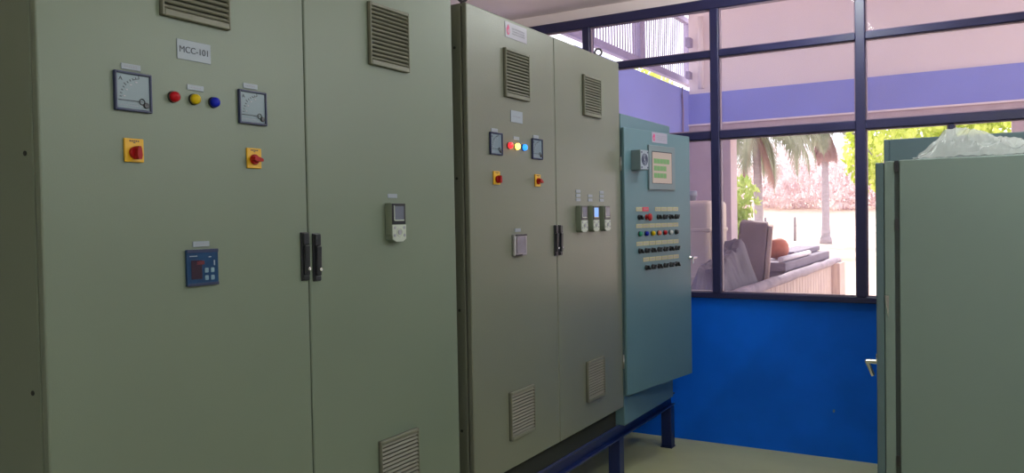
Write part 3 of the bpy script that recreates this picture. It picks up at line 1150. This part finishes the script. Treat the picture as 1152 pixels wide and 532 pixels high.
# planked bin of junk running out from the window
BX0, BX1, BY0, BY1 = -2.12, -1.635, 6.00, 11.1
bn = thing('planked_bin', 'long weathered plank bin outside the window filled with boards and rubble', 'bin', Matrix.Translation((-1.9, 8.5, -.02)))
g = G(PLANK)
y = BY0
while y < BY1 - .02:
    w = random.uniform(.13, .19)
    y1 = min(y + w, BY1)
    g.box(BX1 - .04 + random.uniform(-.006, .006), BX1, y + .006, y1 - .006, -.02, .945)
    y = y1
g.build('side_planks', bn)
g = G(PLANK)
y = BY0
g.box(BX0, BX0 + .04, BY0, BY1, -.02, .93)
g.box(BX0, BX1, BY0, BY0 + .04, -.02, .93).box(BX0 + .04, BX1 - .04, BY0 + .04, BY1 - .05, .70, .74)
g.build('bin_shell', bn)
g = G(PLANK)
g.box(BX0, BX1 + .01, BY1 - .04, BY1, -.02, .97)
g.box(BX1 - .02, BX1 + .10, BY1 - .45, BY1, -.02, .955, .004, 1)
g.build('end_board', bn)
rl = G(RAILM)
pts = [(BX1 + .01, BY0 - .1 + k * (BY1 + .1 - BY0) / 14, 0.975 + .004 * math.sin(k * 2.1)) for k in range(15)]
rl.tube(pts, [.045 + .003 * math.sin(k * 3.3) for k in range(15)], 10)
rl.build('top_rail', bn)


def junk_board(cx, cy, cz, lx, ly, lz, rz, rx, label, m=BOARD):
    M = Matrix.Translation((cx, cy, cz)) @ Euler((rx, 0, rz)).to_matrix().to_4x4()
    o = G(m).box(-lx / 2, lx / 2, -ly / 2, ly / 2, -lz / 2, lz / 2, .006, 1).build('board', None, M)
    tag(o, label, 'board')
    return o


for k in range(4):
    junk_board(-1.885 + (.012 if k % 2 else -.01), 9.53 + .04 * (k % 3), .7855 + .0905 * k, .37, 2.85 - .07 * k, .090, 0, 0,
               'long grey board stacked at the far end of the bin, ' + ('lowest', 'second up', 'third up', 'topmost')[k])
junk_board(-1.93, 10.0, 1.138, .27, 1.8, .06, .02, 0, 'pale grey slab lying on top of the stacked boards behind the orange ball')
# crate
crt = thing('wooden_crate', 'dark brown tilted crate with a tan side standing in the plank bin', 'crate', Matrix.Translation((-1.88, 7.72, .74)))
Mc = Matrix.Translation((-1.88, 7.72, 1.148)) @ Euler((math.radians(3), math.radians(5), math.radians(12))).to_matrix().to_4x4()
g = G(CRATE)
g.box(-.150, .105, -.16, .16, -.385, .375, .02, 2)
for z in (-.2, .02, .24):
    g.box(-.152, .10, -.164, -.159, z - .012, z + .012)
g.build('crate_body', crt, Mc)
G(CRATEL).box(.107, .150, -.162, .162, -.385, .35, .012, 2).build('side_panel', crt, Mc)


def heap():
    nx, ny = 30, 66
    vs, fs = [], []
    x0, x1, y0, y1 = BX0 + .05, BX1 - .05, 6.1, 7.48
    for j in range(ny + 1):
        for i in range(nx + 1):
            u, v = i / nx, j / ny
            x = x0 + (x1 - x0) * u
            y = y0 + (y1 - y0) * v
            e = min(1, u / .3) * min(1, (1 - u) / .35) * min(1, v / .1) * min(1, (1 - v) / .25)
            h = .10 + .34 * e * (0.75 + .55 * math.exp(-((v - .75) / .35) ** 2))
            h += (1 - 2 * abs(mnoise.noise(Vector((x * 5, y * 4, 2))))) * .06 * e
            h += (1 - 2 * abs(mnoise.noise(Vector((x * 13, y * 11, 7))))) * .025
            vs.append((x, y, .76 + max(h, .0)))
    for j in range(ny):
        for i in range(nx):
            a = j * (nx + 1) + i
            fs.append((a, a + 1, a + nx + 2, a + nx + 1))
    n0 = len(vs)
    # skirt down to the bin deck so the heap is a solid lump
    rim = [i for i in range(nx + 1)] + [j * (nx + 1) + nx for j in range(1, ny + 1)] + [ny * (nx + 1) + i for i in range(nx - 1, -1, -1)] + [j * (nx + 1) for j in range(ny - 1, 0, -1)]
    for r in rim:
        vs.append((vs[r][0], vs[r][1], .742))
    for k in range(len(rim)):
        a, b = rim[k], rim[(k + 1) % len(rim)]
        fs.append((b, a, n0 + k, n0 + (k + 1) % len(rim)))
    o = raw('tarpaulin', vs, fs, TARP)
    tag(o, 'dusty crumpled grey tarpaulin heaped in the near end of the plank bin', 'tarpaulin')


heap()
pl = G(mat('pale_pipe_plastic', (0.62, 0.56, 0.62), 0.5, var=0.15))
pl.cyl((-1.735, 8.2, 1.133), (-1.735, 9.7, 1.133), .029, n=12)
tag(pl.build('pipe_length'), 'short pale pipe lying along the edge of the stacked boards', 'pipe')
ob = G(ORANGE)
ob.lathe((-1.885, 8.78, 1.105), (0, 0, 1), [(.02, 0), (.085, .02), (.112, .08), (.115, .115), (.108, .16), (.085, .20), (.045, .222), (0, .23)], 28)
tag(ob.build('orange_ball'), 'rusty orange ball resting on the boards of the plank bin', 'ball')

# ------------------------------------------------------------------ outside: field, fence, palms, trees


def leaf_cloud(name, blobs, n, size, m, parent=None, aspect=0.5):
    rnd = random.Random(name + str(n))
    vs, fs = [], []
    tot = sum(b[3] * b[4] * b[5] for b in blobs)
    for (cx, cy, cz, rx, ry, rz) in blobs:
        k = max(10, int(n * rx * ry * rz / tot))
        for _ in range(k):
            while True:
                a = Vector((rnd.uniform(-1, 1), rnd.uniform(-1, 1), rnd.uniform(-1, 1)))
                if a.length <= 1:
                    break
            if a.length > 0:
                a = a.normalized() * a.length ** .55
            p = Vector((cx + a.x * rx, cy + a.y * ry, cz + a.z * rz))
            s = size * rnd.uniform(.6, 1.3)
            e = Euler((rnd.uniform(0, PI), rnd.uniform(0, PI), rnd.uniform(0, 2 * PI))).to_matrix()
            i = len(vs)
            for q in ((-s, 0, 0), (0, -s * aspect, 0), (s, 0, 0), (0, s * aspect, s * .15)):
                vs.append(tuple(p + e @ Vector(q)))
            fs.append((i, i + 1, i + 2, i + 3))
    return raw(name, vs, fs, m, parent)


def tree(name, label, x, y, h, r, crown, n, size, lm, trunk_h):
    t = thing(name, label, 'tree', Matrix.Translation((x, y, -.02)))
    g = G(TRUNK)
    g.tube([(x, y, -.02), (x + .05 * h * .2, y, trunk_h * .5), (x - .02 * h, y, trunk_h), (x, y, trunk_h + r * .8)], [.045 * h * .5, .035 * h * .5, .03 * h * .5, .01 * h], 10)
    for k in range(6):
        an = k * 1.05
        g.tube([(x, y, trunk_h), (x + math.cos(an) * r * .4, y + math.sin(an) * r * .4, trunk_h + r * .5), (x + math.cos(an) * r * .7, y + math.sin(an) * r * .7, trunk_h + r * .9)], [.018 * h * .5, .01 * h * .5, .004 * h], 6)
    g.build('trunk', t)
    leaf_cloud('crown', [(x + a * r, y + b * r, c, d * r, d * r, e * r) for a, b, c, d, e in crown], n, size, lm, t)


tree('broadleaf_tree', 'bright yellow-green tree outside the right-hand window panes', -1.9, 30, 6.2, 2.2,
     [(0, 0, 4.2, 1.0, 1.0), (-.45, 0, 3.4, .6, .55), (.6, .1, 3.6, .65, .65), (.1, -.2, 2.9, .6, .45), (.3, 0, 5.4, .75, .6), (1.0, 0, 4.6, .6, .6)], 5200, .16, GREENL, 1.8)


def palm(x, y, hz, label, seed, nlive, ndead, rfr):
    rnd = random.Random(seed)
    t = thing('palm_tree', label, 'palm', Matrix.Translation((x, y, -.02)))
    g = G(TRUNK)
    n = 22
    lean = rnd.uniform(-.2, .2)
    pts, rr = [], []
    for k in range(n + 1):
        f = k / n
        pts.append((x + lean * f * f, y, -.02 + f * hz))
        rr.append((.20 - .05 * f + (.12 * (1 - f * 8) if f < .125 else 0)) * (1.05 if k % 2 else .97))
    g.tube(pts, rr, 12)
    g.build('trunk', t)
    top = Vector((x + lean, y, hz))
    kinds = [(False, k) for k in range(nlive)] + [(True, k) for k in range(ndead)]
    for dead, k in kinds:
        if dead:
            an = 2 * PI * k / max(1, ndead) + rnd.uniform(-.2, .2)
            el, drop, L = rnd.uniform(-1.25, -.95), .5, rnd.uniform(.75, 1.0) * rfr * .78
        else:
            an = 2 * PI * k / nlive * 1.0 + rnd.uniform(-.15, .15)
            el, drop, L = rnd.uniform(.0, .8), rnd.uniform(2.1, 2.7), rnd.uniform(.85, 1.1) * rfr
        spine = []
        p = top.copy()
        steps = 14
        for s in range(steps + 1):
            spine.append(p.copy())
            e = el - drop * (s / steps) ** 1.15
            e = max(e, -1.5)
            p = p + Vector((math.cos(an) * math.cos(e), math.sin(an) * math.cos(e), math.sin(e))) * (L / steps)
        side = Vector((-math.sin(an), math.cos(an), 0))
        vs, fs = [], []
        for s in range(1, steps + 1):
            d = (spine[s] - spine[s - 1]).normalized()
            for q in range(2):
                c = spine[s - 1].lerp(spine[s], q / 2)
                ll = .85 * math.sin(PI * min(1, (s + q / 2) / steps * .88 + .10)) * rfr / 3.0
                for sg in (-1, 1):
                    tip = c + (side * sg * .55 + d * .55 + Vector((0, 0, -.65))).normalized() * ll * rnd.uniform(.8, 1.1)
                    i = len(vs)
                    wv = d * .085
                    vs += [tuple(c - wv), tuple(c + wv), tuple(tip + wv * .2), tuple(tip - wv * .2)]
                    fs.append((i, i + 1, i + 2, i + 3))
        for s in range(steps):
            i = len(vs)
            wv = side * .04 * (1 - s / steps * .7)
            vs += [tuple(spine[s] - wv), tuple(spine[s] + wv), tuple(spine[s + 1] + wv), tuple(spine[s + 1] - wv)]
            fs.append((i, i + 1, i + 2, i + 3))
        raw('frond', vs, fs, FRONDD if dead else FRONDG, t)


palm(-8.05, 34, 5.15, 'left palm tree with broad drooping grey-green fronds seen through the window', 3, 22, 2, 3.9)
palm(-6.85, 43, 6.0, 'right palm tree with a hanging skirt of dead fronds, standing on the field', 9, 9, 11, 3.0)

fn = thing('field_fence', 'thin wire fence with slim posts across the pale field', 'fence', Matrix.Translation((-8, 47, -.02)))
for k in range(9):
    x = -14.0 + k * 1.62
    G(POSTM).cyl((x, 47, -.02), (x + random.uniform(-.04, .04), 47, 1.35), .075, .06, 8).build('post', fn)
for z in (.45, .85, 1.22):
    G(POSTM).tube([(-14.1, 46.95, z), (-7.5, 46.95, z - .02), (-.9, 46.95, z)], .008, 5).build('wire', fn)

blobs = []
rnd = random.Random(5)
for k in range(34):
    x = -25 + k * .95 + rnd.uniform(-.5, .5)
    hgt = rnd.uniform(2.2, 3.6)
    blobs.append((x, 78 + rnd.uniform(-4, 6), hgt * .75 + 2.3, rnd.uniform(1.6, 2.6), 2.2, hgt))
o = leaf_cloud('dry_thicket', blobs, 15000, .34, DRYL, None, .28)
tag(o, 'pale pinkish dry thicket along the far side of the field', 'thicket', kind='stuff')
bt = thing('leafy_bush', 'small bright green bush at the left edge of the field', 'bush', Matrix.Translation((-7.55, 27, -.02)))
leaf_cloud('foliage', [(-7.55, 27, 1.2, .9, .8, 1.2), (-7.05, 27, 2.1, .65, .65, .8), (-7.95, 27, 2.3, .75, .75, .85)], 1500, .13, GREENB, bt)
G(TRUNK).tube([(-7.55, 27, -.02), (-7.5, 27, .6), (-7.4, 27, 1.6)], [.08, .06, .03], 8).build('stem', bt)
tree('garden_tree', 'yellow-green treetop showing between the lilac wall and the slat screen', -4.6, 11.6, 4.3, .9,
     [(0, .2, 3.10, .9, .85), (.2, -.5, 3.22, .6, .7), (-.2, -1.1, 3.22, .7, .65), (.1, .9, 3.0, .6, .7)], 2600, .07, GREENL, 1.9)

# ------------------------------------------------------------------ light
wd = bpy.data.worlds.new('sky')
SC.world = wd
wd.use_nodes = True
bg = wd.node_tree.nodes['Background']
bg.inputs['Color'].default_value = (0.95, 0.95, 1.0, 1)
bg.inputs['Strength'].default_value = 2.8
sd = bpy.data.lights.new('sun', 'SUN')
sd.energy = 6.0
sd.angle = math.radians(1.0)
sd.color = (1.0, 0.93, 0.84)
so = bpy.data.objects.new('sun', sd)
COL.objects.link(so)
so.rotation_euler = Vector((0.30, -0.74, -0.62)).to_track_quat('-Z', 'Y').to_euler()


# unseen lamps added to brighten the room, kept outside the view
LAMPW = mat('lamp_white_enamel', (0.8, 0.8, 0.8), 0.5)


def batten(x, y, drop, label, power):
    t = thing('added_fill_lamp', label, 'lamp', Matrix.Translation((x, y, ZC)))
    z = ZC - drop
    G(LAMPW).box(x - .03, x + .03, y - .62, y + .62, z, z + .05, .004, 1).build('lamp_body', t)
    for e in (-.5, .5):
        if drop > .06:
            G(STEEL).cyl((x, y + e, z + .05), (x, y + e, ZC), .006, n=8).build('hanger', t)
    for e in (-.61, .61):
        G(LAMPW).box(x - .02, x + .02, y + e - .012, y + e + .012, z - .045, z, .002, 1).build('lamp_holder', t)
    G(mat('fill_lamp_tube', (0.9, 0.9, 0.9), 0.4, emit=(0.92, 1.0, 0.96), estr=power)).cyl((x, y - .598, z - .025), (x, y + .598, z - .025), .016, n=14).build('tube', t)


batten(.35, 3.2, .50, 'added unseen fill lamp hanging in the middle of the room', 108)
batten(.35, .5, .50, 'added unseen fill lamp hanging by the near end of the cabinet row', 108)
batten(-.75, 4.65, .10, 'added unseen fill lamp on the ceiling close to the window', 108)
